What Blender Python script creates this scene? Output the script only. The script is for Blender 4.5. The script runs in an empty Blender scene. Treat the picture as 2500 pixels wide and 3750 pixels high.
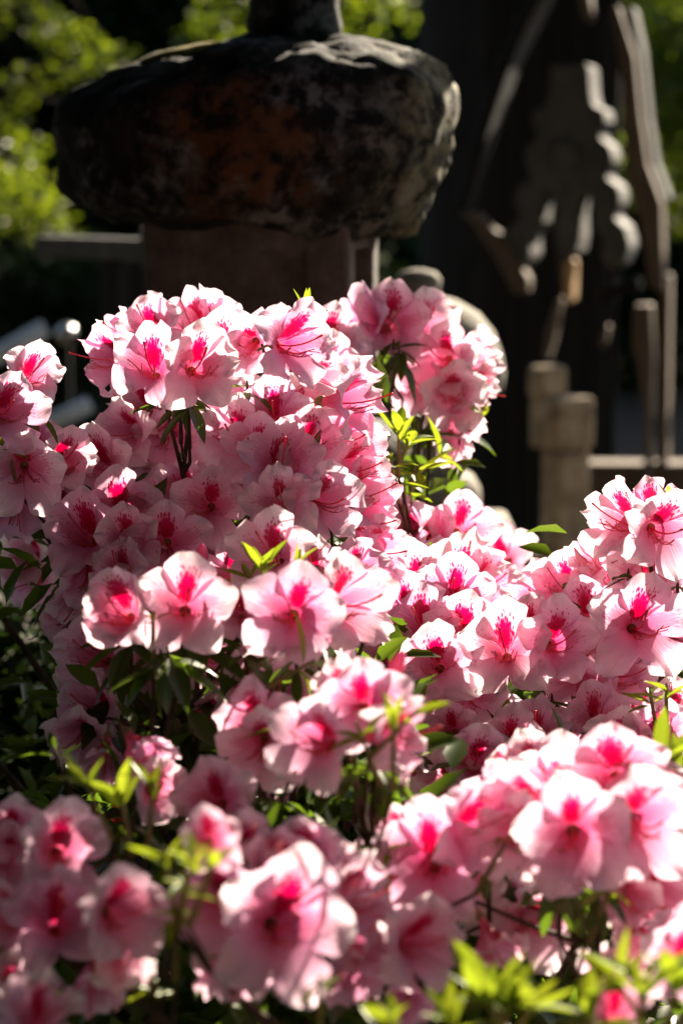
import bpy, math, random
from mathutils import Vector, Matrix, noise

# ------------------------------------------------------------------ camera, sky, sun, exposure
scene = bpy.context.scene
COL = scene.collection
R = math.radians
PITCH, FPX = R(-8.0), 2500 * 85 / 24.0          # focal length in photo pixels
CAM = Vector((0, 0, 1.35))
FWD = Vector((0, math.cos(PITCH), math.sin(PITCH)))
UP = Vector((0, -math.sin(PITCH), math.cos(PITCH)))
RT = Vector((1, 0, 0))
cd = bpy.data.cameras.new('camera')
cam = bpy.data.objects.new('camera', cd); COL.objects.link(cam)
cam.location = CAM
cam.rotation_euler = (R(90) + PITCH, 0, 0)
cd.sensor_fit = 'HORIZONTAL'; cd.sensor_width = 24; cd.lens = 85
cd.clip_start = 0.05; cd.clip_end = 500
cd.dof.use_dof = True; cd.dof.focus_distance = 1.96; cd.dof.aperture_fstop = 5.6
scene.camera = cam

SUN_AZ, SUN_EL = R(24), R(26)
SDIR = Vector((math.sin(SUN_AZ) * math.cos(SUN_EL), math.cos(SUN_AZ) * math.cos(SUN_EL), math.sin(SUN_EL)))
world = bpy.data.worlds.new('World'); scene.world = world; world.use_nodes = True
wn = world.node_tree
sky = wn.nodes.new('ShaderNodeTexSky'); sky.sky_type = 'NISHITA'; sky.sun_disc = False
sky.sun_elevation = SUN_EL; sky.sun_rotation = SUN_AZ
bg = wn.nodes['Background']; bg.inputs['Strength'].default_value = 0.05
wn.links.new(sky.outputs[0], bg.inputs['Color'])
sl = bpy.data.lights.new('sun', 'SUN'); sl.energy = 5.0; sl.angle = R(0.5); sl.color = (1.0, 0.87, 0.68)
so = bpy.data.objects.new('sun', sl); COL.objects.link(so)
so.rotation_euler = SDIR.to_track_quat('Z', 'Y').to_euler(); so.location = (6, 4, 8)
vs = scene.view_settings
vs.view_transform = 'Standard'; vs.look = 'None'; vs.exposure = 2.05; vs.gamma = 1.0; vs.use_curve_mapping = False
scene.render.engine = 'CYCLES'
cy = scene.cycles
cy.use_denoising = True
cy.max_bounces = 8; cy.diffuse_bounces = 4; cy.transmission_bounces = 6; cy.glossy_bounces = 3
cy.sample_clamp_indirect = 6.0
try:
    cy.denoiser = 'OPENIMAGEDENOISE'
except Exception:
    pass

# ------------------------------------------------------------------ helpers
rnd = random.Random(7)
noise.seed_set(11)

def at(px, py, D):
    """photo pixel + depth along the view axis -> world point"""
    return CAM + D * (FWD + RT * ((px - 1250) / FPX) + UP * ((1875 - py) / FPX))

def link(name, mesh, parent=None, mat=None):
    o = bpy.data.objects.new(name, mesh); COL.objects.link(o)
    if parent: o.parent = parent
    if mat and mesh is not None and not mesh.materials: mesh.materials.append(mat)
    return o

def empty(name, loc=(0, 0, 0)):
    o = bpy.data.objects.new(name, None); COL.objects.link(o); o.location = loc
    o.empty_display_size = 0.05
    return o

def tag(o, label=None, cat=None, group=None, kind=None):
    if label: o['label'] = label
    if cat: o['category'] = cat
    if group: o['group'] = group
    if kind: o['kind'] = kind
    return o

class MB:
    def __init__(s): s.v = []; s.f = []
    def add(s, vs_, fs_):
        b = len(s.v); s.v += [tuple(v) for v in vs_]; s.f += [tuple(i + b for i in f) for f in fs_]
    def box(s, c, d, rot=None):
        pts = [Vector((x * d[0] / 2, y * d[1] / 2, z * d[2] / 2)) for x in (-1, 1) for y in (-1, 1) for z in (-1, 1)]
        if rot is not None: pts = [rot @ p for p in pts]
        s.add([p + Vector(c) for p in pts], [(0, 1, 3, 2), (4, 6, 7, 5), (0, 4, 5, 1), (2, 3, 7, 6), (0, 2, 6, 4), (1, 5, 7, 3)])
    def tube(s, pts, rad, n=6, cap=True):
        pts = [Vector(p) for p in pts]; k = len(pts); vs_ = []; ref = None
        for i, p in enumerate(pts):
            t = (pts[min(i + 1, k - 1)] - pts[max(i - 1, 0)])
            t = t.normalized() if t.length > 1e-9 else Vector((0, 0, 1))
            if ref is None:
                ref = t.orthogonal().normalized()
            a = (ref - t * ref.dot(t))
            a = a.normalized() if a.length > 1e-6 else t.orthogonal().normalized()
            ref = a; b = t.cross(a)
            r = rad[i] if isinstance(rad, (list, tuple)) else rad
            vs_ += [p + (a * math.cos(2 * math.pi * j / n) + b * math.sin(2 * math.pi * j / n)) * r for j in range(n)]
        fs_ = [(i * n + j, i * n + (j + 1) % n, (i + 1) * n + (j + 1) % n, (i + 1) * n + j) for i in range(k - 1) for j in range(n)]
        if cap: fs_ += [tuple(range(n))[::-1], tuple((k - 1) * n + j for j in range(n))]
        s.add(vs_, fs_)
    def lathe(s, prof, n=24, c=(0, 0, 0), nz=0.0, fr=8.0, sx=1.0, sy=1.0):
        c = Vector(c); vs_ = []
        for r, z in prof:
            for j in range(n):
                a = 2 * math.pi * j / n
                p = Vector((math.cos(a) * r * sx, math.sin(a) * r * sy, z)) + c
                if nz: p += noise.noise_vector(p * fr) * nz
                vs_.append(p)
        k = len(prof)
        fs_ = [(i * n + j, i * n + (j + 1) % n, (i + 1) * n + (j + 1) % n, (i + 1) * n + j) for i in range(k - 1) for j in range(n)]
        fs_ += [tuple(range(n))[::-1], tuple((k - 1) * n + j for j in range(n))]
        s.add(vs_, fs_)
    def prism(s, poly, o, ex, ez, nrm, depth):
        """polygon (x, z) in the plane o+ex*x+ez*z, pushed back by depth along -nrm"""
        k = len(poly)
        a = [o + ex * x + ez * z for x, z in poly]; b = [p - nrm * depth for p in a]
        s.add(a + b, [tuple(range(k)), tuple(range(2 * k - 1, k - 1, -1))] + [(i, i + k, (i + 1) % k + k, (i + 1) % k) for i in range(k)])
    def mesh(s, name, smooth=False):
        m = bpy.data.meshes.new(name); m.from_pydata(s.v, [], s.f); m.update()
        if smooth: m.polygons.foreach_set('use_smooth', [True] * len(m.polygons))
        return m
    def build(s, name, mat, parent=None, smooth=False):
        return link(name, s.mesh(name, smooth), parent, mat)

def bevel(o, w, seg=2):
    m = o.modifiers.new('bevel', 'BEVEL'); m.width = w; m.segments = seg; m.limit_method = 'ANGLE'; m.angle_limit = R(35)
    return o

def spline(pts, n):
    """Catmull-Rom through tuples"""
    out = []; k = len(pts)
    for i in range(n):
        u = i / (n - 1) * (k - 1); a = min(int(u), k - 2); f = u - a
        p0, p1, p2, p3 = pts[max(a - 1, 0)], pts[a], pts[a + 1], pts[min(a + 2, k - 1)]
        out.append(tuple(0.5 * (2 * q1 + (q2 - q0) * f + (2 * q0 - 5 * q1 + 4 * q2 - q3) * f * f + (3 * q1 - q0 - 3 * q2 + q3) * f ** 3)
                         for q0, q1, q2, q3 in zip(p0, p1, p2, p3)))
    return out

def sstep(a, b, x):
    t = max(0.0, min(1.0, (x - a) / (b - a))); return t * t * (3 - 2 * t)

# ------------------------------------------------------------------ materials
class NT:
    def __init__(s, name):
        s.m = bpy.data.materials.new(name); s.m.use_nodes = True; s.t = s.m.node_tree; s.t.nodes.clear()
        s.out = s.t.nodes.new('ShaderNodeOutputMaterial')
    def n(s, typ, **kw):
        nd = s.t.nodes.new('ShaderNode' + typ)
        for k, v in kw.items():
            if k.startswith('i_'): nd.inputs[k[2:]].default_value = v
            else: setattr(nd, k, v)
        return nd
    def l(s, a, b): s.t.links.new(a, b)
    def math(s, op, a, b=None, c=None):
        nd = s.n('Math', operation=op)
        for i, x in enumerate((a, b, c)):
            if x is None: continue
            if isinstance(x, (int, float)): nd.inputs[i].default_value = x
            else: s.l(x, nd.inputs[i])
        return nd.outputs[0]
    def mix(s, f, a, b, blend='MIX'):
        nd = s.n('Mix', data_type='RGBA', blend_type=blend)
        for sock, x in ((nd.inputs['Factor'], f), (nd.inputs['A'], a), (nd.inputs['B'], b)):
            pass
        ins = [i for i in nd.inputs if i.enabled]
        for sock, x in zip((ins[0], ins[1], ins[2]), (f, a, b)):
            if isinstance(x, (int, float)): sock.default_value = x
            elif isinstance(x, tuple): sock.default_value = x if len(x) == 4 else (*x, 1)
            else: s.l(x, sock)
        return [o for o in nd.outputs if o.enabled][0]
    def ramp(s, f, stops):
        nd = s.n('ValToRGB'); e = nd.color_ramp.elements
        while len(e) < len(stops): e.new(0.5)
        for el, (p, c) in zip(e, stops):
            el.position = p; el.color = (*c, 1) if len(c) == 3 else c
        s.l(f, nd.inputs[0]); return nd.outputs[0]
    def mapr(s, x, a, b, c=0.0, d=1.0):
        nd = s.n('MapRange', interpolation_type='SMOOTHSTEP'); s.l(x, nd.inputs[0])
        for i, v in zip((1, 2, 3, 4), (a, b, c, d)): nd.inputs[i].default_value = v
        return nd.outputs[0]

def mat_petal():
    N = NT('petal')
    at_ = N.n('Attribute', attribute_name='pc'); sp = N.n('Attribute', attribute_name='spot')
    sep = N.n('SeparateXYZ'); N.l(at_.outputs['Vector'], sep.inputs[0])
    x, y = sep.outputs[0], sep.outputs[1]                     # across (-.5..5), along (0 throat base .. 1 tip)
    oi = N.n('ObjectInfo')
    tint = N.n('SeparateColor'); N.l(oi.outputs['Color'], tint.inputs[0])
    # overall: pink toward throat, paler rim
    body = N.ramp(y, [(0.0, (0.80, 0.26, 0.24)), (0.28, (0.84, 0.30, 0.44)), (0.45, (0.86, 0.44, 0.59)), (0.66, (0.90, 0.62, 0.73)), (0.84, (0.93, 0.78, 0.83)), (0.98, (0.95, 0.89, 0.90))])
    deep = N.ramp(y, [(0.0, (0.76, 0.20, 0.22)), (0.28, (0.80, 0.20, 0.38)), (0.45, (0.82, 0.34, 0.58)), (0.68, (0.86, 0.49, 0.72)), (0.86, (0.90, 0.64, 0.81)), (0.98, (0.93, 0.77, 0.88))])
    body = N.mix(tint.outputs[0], body, deep)
    # veins
    mp = N.n('Mapping'); mp.inputs['Scale'].default_value = (26, 2.2, 1); N.l(at_.outputs['Vector'], mp.inputs[0])
    nz = N.n('TexNoise', i_Scale=1.0, i_Detail=2.0); N.l(mp.outputs[0], nz.inputs['Vector'])
    body = N.mix(N.mapr(nz.outputs[0], 0.45, 0.75, 0.0, 0.26), body, (0.83, 0.36, 0.54))
    # blotch: solid heart + dots fading outward
    ax = N.math('ABSOLUTE', x)
    dx = N.math('DIVIDE', ax, 0.36)
    dy = N.math('DIVIDE', N.math('SUBTRACT', y, 0.49), 0.34)
    d = N.math('SQRT', N.math('ADD', N.math('POWER', dx, 2.0), N.math('POWER', N.math('ABSOLUTE', dy), 2.0)))
    heart = N.math('MULTIPLY', N.mapr(d, 0.25, 0.98, 1.0, 0.0), 0.97)
    mp2 = N.n('Mapping'); mp2.inputs['Scale'].default_value = (21, 13, 1); N.l(at_.outputs['Vector'], mp2.inputs[0])
    vo = N.n('TexVoronoi', i_Scale=1.0); N.l(mp2.outputs[0], vo.inputs['Vector'])
    thr = N.mapr(d, 0.45, 1.40, 0.60, 0.0)
    dots = N.math('MULTIPLY', N.math('LESS_THAN', vo.outputs['Distance'], thr), 0.95)
    bl = N.math('MULTIPLY', N.math('MAXIMUM', heart, dots), sp.outputs['Fac'])
    bcol = N.ramp(y, [(0.22, (0.34, 0.003, 0.010)), (0.5, (0.42, 0.004, 0.036)), (0.8, (0.56, 0.020, 0.13))])
    col = N.mix(bl, body, bcol)
    dif = N.n('BsdfDiffuse'); tr = N.n('BsdfTranslucent'); gl = N.n('BsdfGlossy', i_Roughness=0.45)
    bp = N.n('Bump', i_Strength=0.5, i_Distance=0.0012); N.l(nz.outputs[0], bp.inputs['Height']); N.l(bp.outputs[0], dif.inputs['Normal']); N.l(bp.outputs[0], tr.inputs['Normal'])
    N.l(col, dif.inputs[0])
    sat = N.n('HueSaturation', i_Saturation=1.25, i_Value=1.0); N.l(col, sat.inputs['Color']); N.l(sat.outputs[0], tr.inputs[0])
    gl.inputs[0].default_value = (0.9, 0.85, 0.88, 1)
    m1 = N.n('MixShader'); m1.inputs[0].default_value = 0.50; N.l(dif.outputs[0], m1.inputs[1]); N.l(tr.outputs[0], m1.inputs[2])
    m2 = N.n('MixShader'); m2.inputs[0].default_value = 0.03; N.l(m1.outputs[0], m2.inputs[1]); N.l(gl.outputs[0], m2.inputs[2])
    N.l(m2.outputs[0], N.out.inputs[0]); return N.m

def mat_leaf(name, c0, c1, trans=0.4, tc0=None, tc1=None, rough=0.45, gloss=0.06, tip=None):
    N = NT(name)
    oi = N.n('ObjectInfo'); tc = N.n('TexCoord'); geo = N.n('NewGeometry')
    nz = N.n('TexNoise', i_Scale=60.0, i_Detail=3.0); N.l(geo.outputs['Position'], nz.inputs['Vector'])
    f = N.math('ADD', N.math('MULTIPLY', oi.outputs['Random'], 0.6), N.math('MULTIPLY', nz.outputs[0], 0.4))
    try:
        f = N.math('ADD', N.math('MULTIPLY', f, 0.6), N.math('MULTIPLY', geo.outputs['Random Per Island'], 0.4))
    except Exception:
        pass
    a = N.mix(f, c0, c1); b = N.mix(f, tc0 or c0, tc1 or c1)
    dif = N.n('BsdfDiffuse'); tr = N.n('BsdfTranslucent'); gl = N.n('BsdfGlossy', i_Roughness=rough)
    gl.inputs[0].default_value = (0.9, 0.9, 0.85, 1)
    N.l(a, dif.inputs[0]); N.l(b, tr.inputs[0])
    m1 = N.n('MixShader'); m1.inputs[0].default_value = trans; N.l(dif.outputs[0], m1.inputs[1]); N.l(tr.outputs[0], m1.inputs[2])
    m2 = N.n('MixShader'); m2.inputs[0].default_value = gloss; N.l(m1.outputs[0], m2.inputs[1]); N.l(gl.outputs[0], m2.inputs[2])
    N.l(m2.outputs[0], N.out.inputs[0]); return N.m

def mat_rough(name, stops, scale=20.0, detail=6.0, rough=0.85, bump=0.4, bscale=60.0, stretch=None, coord='Object', spec=0.3):
    N = NT(name)
    tc = N.n('TexCoord'); src = tc.outputs[coord]
    if stretch:
        mp = N.n('Mapping'); mp.inputs['Scale'].default_value = stretch; N.l(src, mp.inputs[0]); src = mp.outputs[0]
    nz = N.n('TexNoise', i_Scale=scale, i_Detail=detail, i_Roughness=0.65); N.l(src, nz.inputs['Vector'])
    col = N.ramp(nz.outputs[0], stops)
    p = N.n('BsdfPrincipled', i_Roughness=rough); p.inputs['Specular IOR Level'].default_value = spec
    N.l(col, p.inputs['Base Color'])
    if bump:
        n2 = N.n('TexNoise', i_Scale=bscale, i_Detail=4.0); N.l(src, n2.inputs['Vector'])
        bp = N.n('Bump', i_Strength=bump, i_Distance=0.004); N.l(n2.outputs[0], bp.inputs['Height']); N.l(bp.outputs[0], p.inputs['Normal'])
    N.l(p.outputs[0], N.out.inputs[0]); return N.m

def mat_plain(name, c, rough=0.5, metal=0.0, spec=0.5):
    N = NT(name)
    tc = N.n('TexCoord'); nz = N.n('TexNoise', i_Scale=35.0, i_Detail=3.0); N.l(tc.outputs['Object'], nz.inputs['Vector'])
    p = N.n('BsdfPrincipled', i_Roughness=rough, i_Metallic=metal); p.inputs['Specular IOR Level'].default_value = spec
    N.l(N.mix(N.mapr(nz.outputs[0], 0.3, 0.7), tuple(x * 0.82 for x in c), c), p.inputs['Base Color'])
    N.l(p.outputs[0], N.out.inputs[0]); return N.m

def mat_lantern():
    N = NT('lichened_stone')
    tc = N.n('TexCoord'); src = tc.outputs['Object']
    n1 = N.n('TexNoise', i_Scale=14.0, i_Detail=7.0, i_Roughness=0.7); N.l(src, n1.inputs['Vector'])
    n2 = N.n('TexNoise', i_Scale=38.0, i_Detail=5.0, i_Roughness=0.65); N.l(src, n2.inputs['Vector'])
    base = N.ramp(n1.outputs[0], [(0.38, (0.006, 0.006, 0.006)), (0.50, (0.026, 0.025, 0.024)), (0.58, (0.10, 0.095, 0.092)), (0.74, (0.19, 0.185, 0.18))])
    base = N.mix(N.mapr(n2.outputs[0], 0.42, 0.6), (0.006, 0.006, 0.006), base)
    # rust stain patch with its own ragged edge
    vd = N.n('VectorMath', operation='DISTANCE'); N.l(src, vd.inputs[0]); vd.inputs[1].default_value = (-0.01, -0.20, -0.015)
    st = N.math('MULTIPLY', N.mapr(N.math('ADD', vd.outputs['Value'], N.math('MULTIPLY', N.math('SUBTRACT', n1.outputs[0], 0.5), 0.35)), 0.05, 0.12, 1.0, 0.0), N.mapr(n2.outputs[0], 0.38, 0.58))
    base = N.mix(st, base, (0.085, 0.034, 0.014))
    # yellow-green lichen on the weather side
    sx = N.n('SeparateXYZ'); N.l(src, sx.inputs[0])
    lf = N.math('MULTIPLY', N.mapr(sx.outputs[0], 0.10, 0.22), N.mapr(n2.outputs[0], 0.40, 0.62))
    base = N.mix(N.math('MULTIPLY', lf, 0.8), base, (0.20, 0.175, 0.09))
    p = N.n('BsdfPrincipled', i_Roughness=0.9); p.inputs['Specular IOR Level'].default_value = 0.2
    N.l(base, p.inputs['Base Color'])
    bp = N.n('Bump', i_Strength=0.7, i_Distance=0.006); N.l(n2.outputs[0], bp.inputs['Height']); N.l(bp.outputs[0], p.inputs['Normal'])
    N.l(p.outputs[0], N.out.inputs[0]); return N.m

M = {
    'petal': mat_petal(),
    'old': mat_leaf('azalea_leaf', (0.030, 0.060, 0.010), (0.060, 0.095, 0.016), 0.38, (0.10, 0.20, 0.01), (0.20, 0.30, 0.02), 0.35, 0.05),
    'young': mat_leaf('young_leaf', (0.10, 0.19, 0.015), (0.20, 0.28, 0.025), 0.45, (0.22, 0.36, 0.012), (0.46, 0.50, 0.03), 0.4, 0.04),
    'stem': mat_rough('stem_bark', [(0.3, (0.025, 0.015, 0.01)), (0.7, (0.10, 0.06, 0.035))], 90, 3, 0.8, 0.3, 200),
    'calyx': mat_leaf('calyx_green', (0.20, 0.22, 0.05), (0.34, 0.20, 0.07), 0.3),
    'filament': mat_leaf('filament_pink', (0.75, 0.10, 0.16), (0.85, 0.30, 0.33), 0.35),
    'pistil': mat_leaf('pistil_coral', (0.72, 0.05, 0.08), (0.80, 0.10, 0.13), 0.35),
    'anther': mat_plain('anther_brown', (0.30, 0.11, 0.09), 0.7),
    'stone': mat_lantern(),
    'post_stone': mat_rough('brown_weathered_stone', [(0.3, (0.06, 0.045, 0.04)), (0.55, (0.12, 0.095, 0.085)), (0.75, (0.20, 0.165, 0.15))], 22, 8, 0.9, 0.5, 120),
    'moss': mat_rough('dry_moss', [(0.3, (0.10, 0.09, 0.015)), (0.7, (0.34, 0.26, 0.05))], 80, 4, 0.95, 0.9, 260),
    'pale_stone': mat_rough('pale_granite', [(0.3, (0.15, 0.13, 0.10)), (0.55, (0.27, 0.24, 0.19)), (0.75, (0.36, 0.32, 0.25))], 28, 8, 0.9, 0.4, 120),
    'sunlit_stone': mat_rough('sunlit_warm_stone', [(0.32, (0.16, 0.11, 0.07)), (0.5, (0.40, 0.29, 0.18)), (0.7, (0.56, 0.43, 0.29))], 18, 8, 0.9, 0.5, 90),  # marker stone: warm sunlight put into a lighter base colour
    'shaded_wood': mat_rough('aged_shaded_timber', [(0.3, (0.005, 0.005, 0.0045)), (0.7, (0.016, 0.013, 0.010))], 14, 5, 0.8, 0.4, 40, (6, 6, 0.6)),  # shaded copy of the aged timber, shade put into the near-black colour
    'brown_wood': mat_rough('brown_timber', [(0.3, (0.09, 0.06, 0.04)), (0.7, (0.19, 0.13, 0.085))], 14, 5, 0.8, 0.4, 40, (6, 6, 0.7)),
    'sunlit_wood': mat_rough('sunlit_timber', [(0.3, (0.42, 0.24, 0.09)), (0.7, (0.58, 0.36, 0.16))], 14, 5, 0.7, 0.3, 40, (6, 6, 0.7)),  # lit copy of the timber, sunlight put into the base colour
    'grey_wood': mat_rough('silvered_timber', [(0.3, (0.07, 0.07, 0.07)), (0.7, (0.16, 0.155, 0.15))], 16, 5, 0.85, 0.4, 50, (5, 5, 1)),
    'red_paint': mat_rough('vermilion_paint', [(0.3, (0.42, 0.03, 0.01)), (0.62, (0.62, 0.06, 0.015)), (0.8, (0.16, 0.05, 0.03))], 30, 6, 0.6, 0.5, 90, (8, 8, 1)),
    'white_paint': mat_plain('white_enamel', (0.74, 0.75, 0.76), 0.35),
    'steel': mat_plain('satin_steel', (0.42, 0.41, 0.39), 0.24, 1.0),
    'black_metal': mat_plain('black_metal', (0.008, 0.008, 0.008), 0.9, 0.0, 0.05),
    'earth': mat_rough('damp_earth', [(0.3, (0.025, 0.018, 0.012)), (0.6, (0.055, 0.040, 0.026)), (0.8, (0.05, 0.06, 0.02))], 3, 10, 0.95, 0.8, 30),
    'bark': mat_rough('dark_bark', [(0.3, (0.009, 0.007, 0.006)), (0.7, (0.034, 0.026, 0.02))], 9, 6, 0.95, 0.9, 26, (4, 4, 0.8)),
    'maple': mat_leaf('bright_tree_leaf', (0.05, 0.085, 0.012), (0.09, 0.12, 0.02), 0.5, (0.13, 0.21, 0.006), (0.36, 0.42, 0.012)),
    'ever': mat_leaf('evergreen_leaf', (0.012, 0.026, 0.008), (0.028, 0.048, 0.014), 0.15, (0.02, 0.05, 0.008), (0.05, 0.085, 0.01), 0.6, 0.015),
}

# ------------------------------------------------------------------ ground
def ground():
    mb = MB(); n = 60; S = 120.0
    for i in range(n + 1):
        for j in range(n + 1):
            u, v = (i / n * 2 - 1), (j / n * 2 - 1)
            x, y = S * u * abs(u) ** 1.2, S * v * abs(v) ** 1.2 + 5
            mb.v.append((x, y, 0.03 * noise.noise(Vector((x * 0.6, y * 0.6, 0)))))
    mb.f = [(i * (n + 1) + j, (i + 1) * (n + 1) + j, (i + 1) * (n + 1) + j + 1, i * (n + 1) + j + 1) for i in range(n) for j in range(n)]
    tag(mb.build('ground', M['earth'], None, True), 'dark bare earth of the garden under the azalea', None, None, 'structure')
ground()

# ------------------------------------------------------------------ stone lantern
def resample_lr(L, Rr, n):
    l = spline(L, n); r = spline(Rr, n); return l, r

def stone_lantern():
    D = 2.75; k = D / FPX
    c = at(940, 470, D)
    root = empty('stone_lantern', (c.x, c.y + 0.02, 0))
    tag(root, 'mossy dark stone garden lantern with a broad rough cap and rust stain', 'stone lantern')
    Lp = [(-120, -320), (-300, -335), (-470, -335), (-610, -300), (-715, -230), (-745, -80), (-735, 50), (-620, 155), (-410, 250), (-210, 292), (-60, 340), (0, 345)]
    Rp = [(150, -320), (400, -340), (520, -400), (600, -345), (660, -230), (712, -110), (742, 60), (695, 195), (570, 280), (360, 318), (180, 345), (0, 345)]
    n, na = 56, 110
    l, r = resample_lr(Lp, Rp, n)
    mb = MB()
    for i in range(n):
        for j in range(na):
            a = 2 * math.pi * j / na
            w = 0.5 + 0.5 * math.cos(a)
            rad = (-l[i][0]) * (1 - w) + r[i][0] * w
            z = l[i][1] * (1 - w) + r[i][1] * w
            squ = 1.0 / max(abs(math.cos(a)) ** 3 + abs(math.sin(a)) ** 3, 1e-6) ** (1 / 3.0)
            sq = 1 + (squ - 1) * 0.30
            p = Vector((math.cos(a) * rad * sq, math.sin(a) * rad * sq * 0.92, z)) * k
            q = p * 11
            amp = sstep(0.02, 0.12, Vector((p.x, p.y, 0)).length)
            p += noise.noise_vector(q) * 0.010 * amp + noise.noise_vector(q * 2.6) * 0.008 * amp + noise.noise_vector(q * 7.0) * 0.0035 * amp
            st_ = 0.012 * amp * abs(noise.noise(p * 16 + Vector((3, 1, 7))))
            p -= Vector((p.x, p.y, p.z * 0.6)).normalized() * st_
            mb.v.append(tuple(p))
    mb.f = [(i * na + j, i * na + (j + 1) % na, (i + 1) * na + (j + 1) % na, (i + 1) * na + j) for i in range(n - 1) for j in range(na)]
    mb.f += [tuple(range(na))[::-1], tuple((n - 1) * na + j for j in range(na))]
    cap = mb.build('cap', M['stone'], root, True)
    cap.location = (0, 0, c.z); cap.rotation_euler = (0, 0, 0)
    # moss cushion on the upper shoulder of the cap
    mb = MB()
    mc = Vector(((650 - 940) * k, -0.06, (470 - 215) * k))
    mb.lathe([(0.0, -0.014), (0.03, -0.012), (0.05, -0.004), (0.045, 0.006), (0.028, 0.012), (0.0, 0.014)], 20, (0, 0, 0), 0.004, 40, 1.0, 0.8)
    ms = mb.build('moss_cushion', M['moss'], cap, True); ms.location = mc; ms.rotation_euler = (0, R(-14), 0); ms.scale = (1.15, 1, 0.6)
    zb = c.z - 330 * k
    # light chamber: frame of corner posts round a dark hollow, turned a little
    box_w, box_h = 0.232, 0.25
    zc = zb + 0.012 - box_h / 2
    rz = Matrix.Rotation(R(-9), 3, 'Z')
    ch = empty('light_chamber', (0.008, -0.0, zc)); ch.parent = root; ch.rotation_euler = (0, 0, R(-9))
    w = 0.05
    for sx in (-1, 1):
        for sy in (-1, 1):
            m2 = MB(); m2.box((sx * (box_w - w) / 2, sy * (box_w - w) / 2, 0), (w, w, box_h)); bevel(m2.build('corner_post', M['post_stone'], ch), 0.006)
    for sz, nm in ((-1, 'sill_ring'), (1, 'lintel_ring')):
        m2 = MB()
        for sx in (-1, 1):
            m2.box((sx * (box_w - w) / 2, 0, sz * (box_h - 0.045) / 2), (w - 0.008, box_w - 2 * w + 0.002, 0.045))
            m2.box((0, sx * (box_w - w) / 2, sz * (box_h - 0.045) / 2), (box_w - 2 * w + 0.002, w - 0.008, 0.045))
        m2.build(nm, M['post_stone'], ch)
    m2 = MB(); m2.box((0.0, -(box_w - w) / 2 - 0.001, 0), (0.136, 0.012, box_h - 0.092)); m2.build('front_panel', M['post_stone'], ch)
    m2 = MB(); m2.box((0.0, (box_w - w) / 2, 0), (0.12, 0.012, box_h - 0.092)); m2.build('back_panel', M['post_stone'], ch)
    # platform, shaft, foot
    z1 = zc - box_h / 2
    mb = MB(); mb.lathe([(0.02, z1 - 0.11), (0.10, z1 - 0.11), (0.165, z1 - 0.055), (0.178, z1 - 0.03), (0.172, z1 - 0.002), (0.12, z1 + 0.001), (0.02, z1 + 0.001)], 6 * 6, (0, 0, 0), 0.004, 14)
    mb.build('platform', M['stone'], root, True)
    mb = MB(); z2 = z1 - 0.109
    mb.lathe([(0.02, 0.10), (0.105, 0.10), (0.088, 0.18), (0.082, z2 * 0.5), (0.09, z2 * 0.52 + 0.02), (0.082, z2 * 0.55 + 0.04), (0.085, z2 - 0.05), (0.098, z2), (0.02, z2)], 28, (0, 0, 0), 0.003, 12)
    mb.build('shaft', M['stone'], root, True)
    mb = MB(); mb.lathe([(0.02, -0.05), (0.27, -0.05), (0.265, 0.05), (0.2, 0.105), (0.11, 0.125), (0.02, 0.125)], 36, (0, 0, 0), 0.008, 9)
    mb.build('foot', M['stone'], root, True)
    # finial: collar and bud, rising out of the picture
    zt = c.z + 338 * k
    mb = MB(); mb.lathe([(0.01, -0.02), (0.052, -0.02), (0.054, 0.012), (0.051, 0.03), (0.049, 0.09), (0.052, 0.125), (0.064, 0.15), (0.066, 0.18), (0.052, 0.215), (0.026, 0.245), (0.006, 0.265)], 28, (0, 0, 0), 0.003, 18)
    f = mb.build('finial', M['stone'], root, True); f.location = ((1078 - 940) * k, 0, zt)
    return root
stone_lantern()

# ------------------------------------------------------------------ round-capped stone stupa further back
def stone_stupa():
    D = 3.7; k = D / FPX; c = at(1530, 1200, D)
    root = empty('stone_stupa', (c.x, c.y, 0))
    tag(root, 'pale sunlit stone stupa with a round domed cap and knob', 'stone stupa')
    def z(py): return at(1480, py, D).z
    def ring(nm, lst, nz=0.004):
        mb = MB(); mb.lathe([(r * k, z(py)) for r, py in lst], 32, (0, 0, 0), nz, 12); return mb.build(nm, M['pale_stone'], root, True)
    ring('knob', [(5, 1085), (60, 1082), (84, 1060), (88, 1020), (70, 992), (30, 978), (5, 976)])
    ring('dome_cap', [(5, 1450), (280, 1448), (312, 1425), (322, 1370), (312, 1300), (280, 1220), (225, 1150), (150, 1100), (80, 1078), (5, 1074)])
    ring('round_body', [(5, 1760), (150, 1758), (165, 1680), (168, 1560), (150, 1445), (5, 1440)])
    ring('rounded_base', [(5, 1930), (215, 1925), (238, 1890), (240, 1800), (215, 1750), (5, 1744)], 0.006)
    mb = MB(); h = z(1925); mb.box((0, 0, h / 2 - 0.02), (0.30, 0.30, h + 0.04)); bevel(mb.build('plinth', M['pale_stone'], root), 0.012)
stone_stupa()

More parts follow.
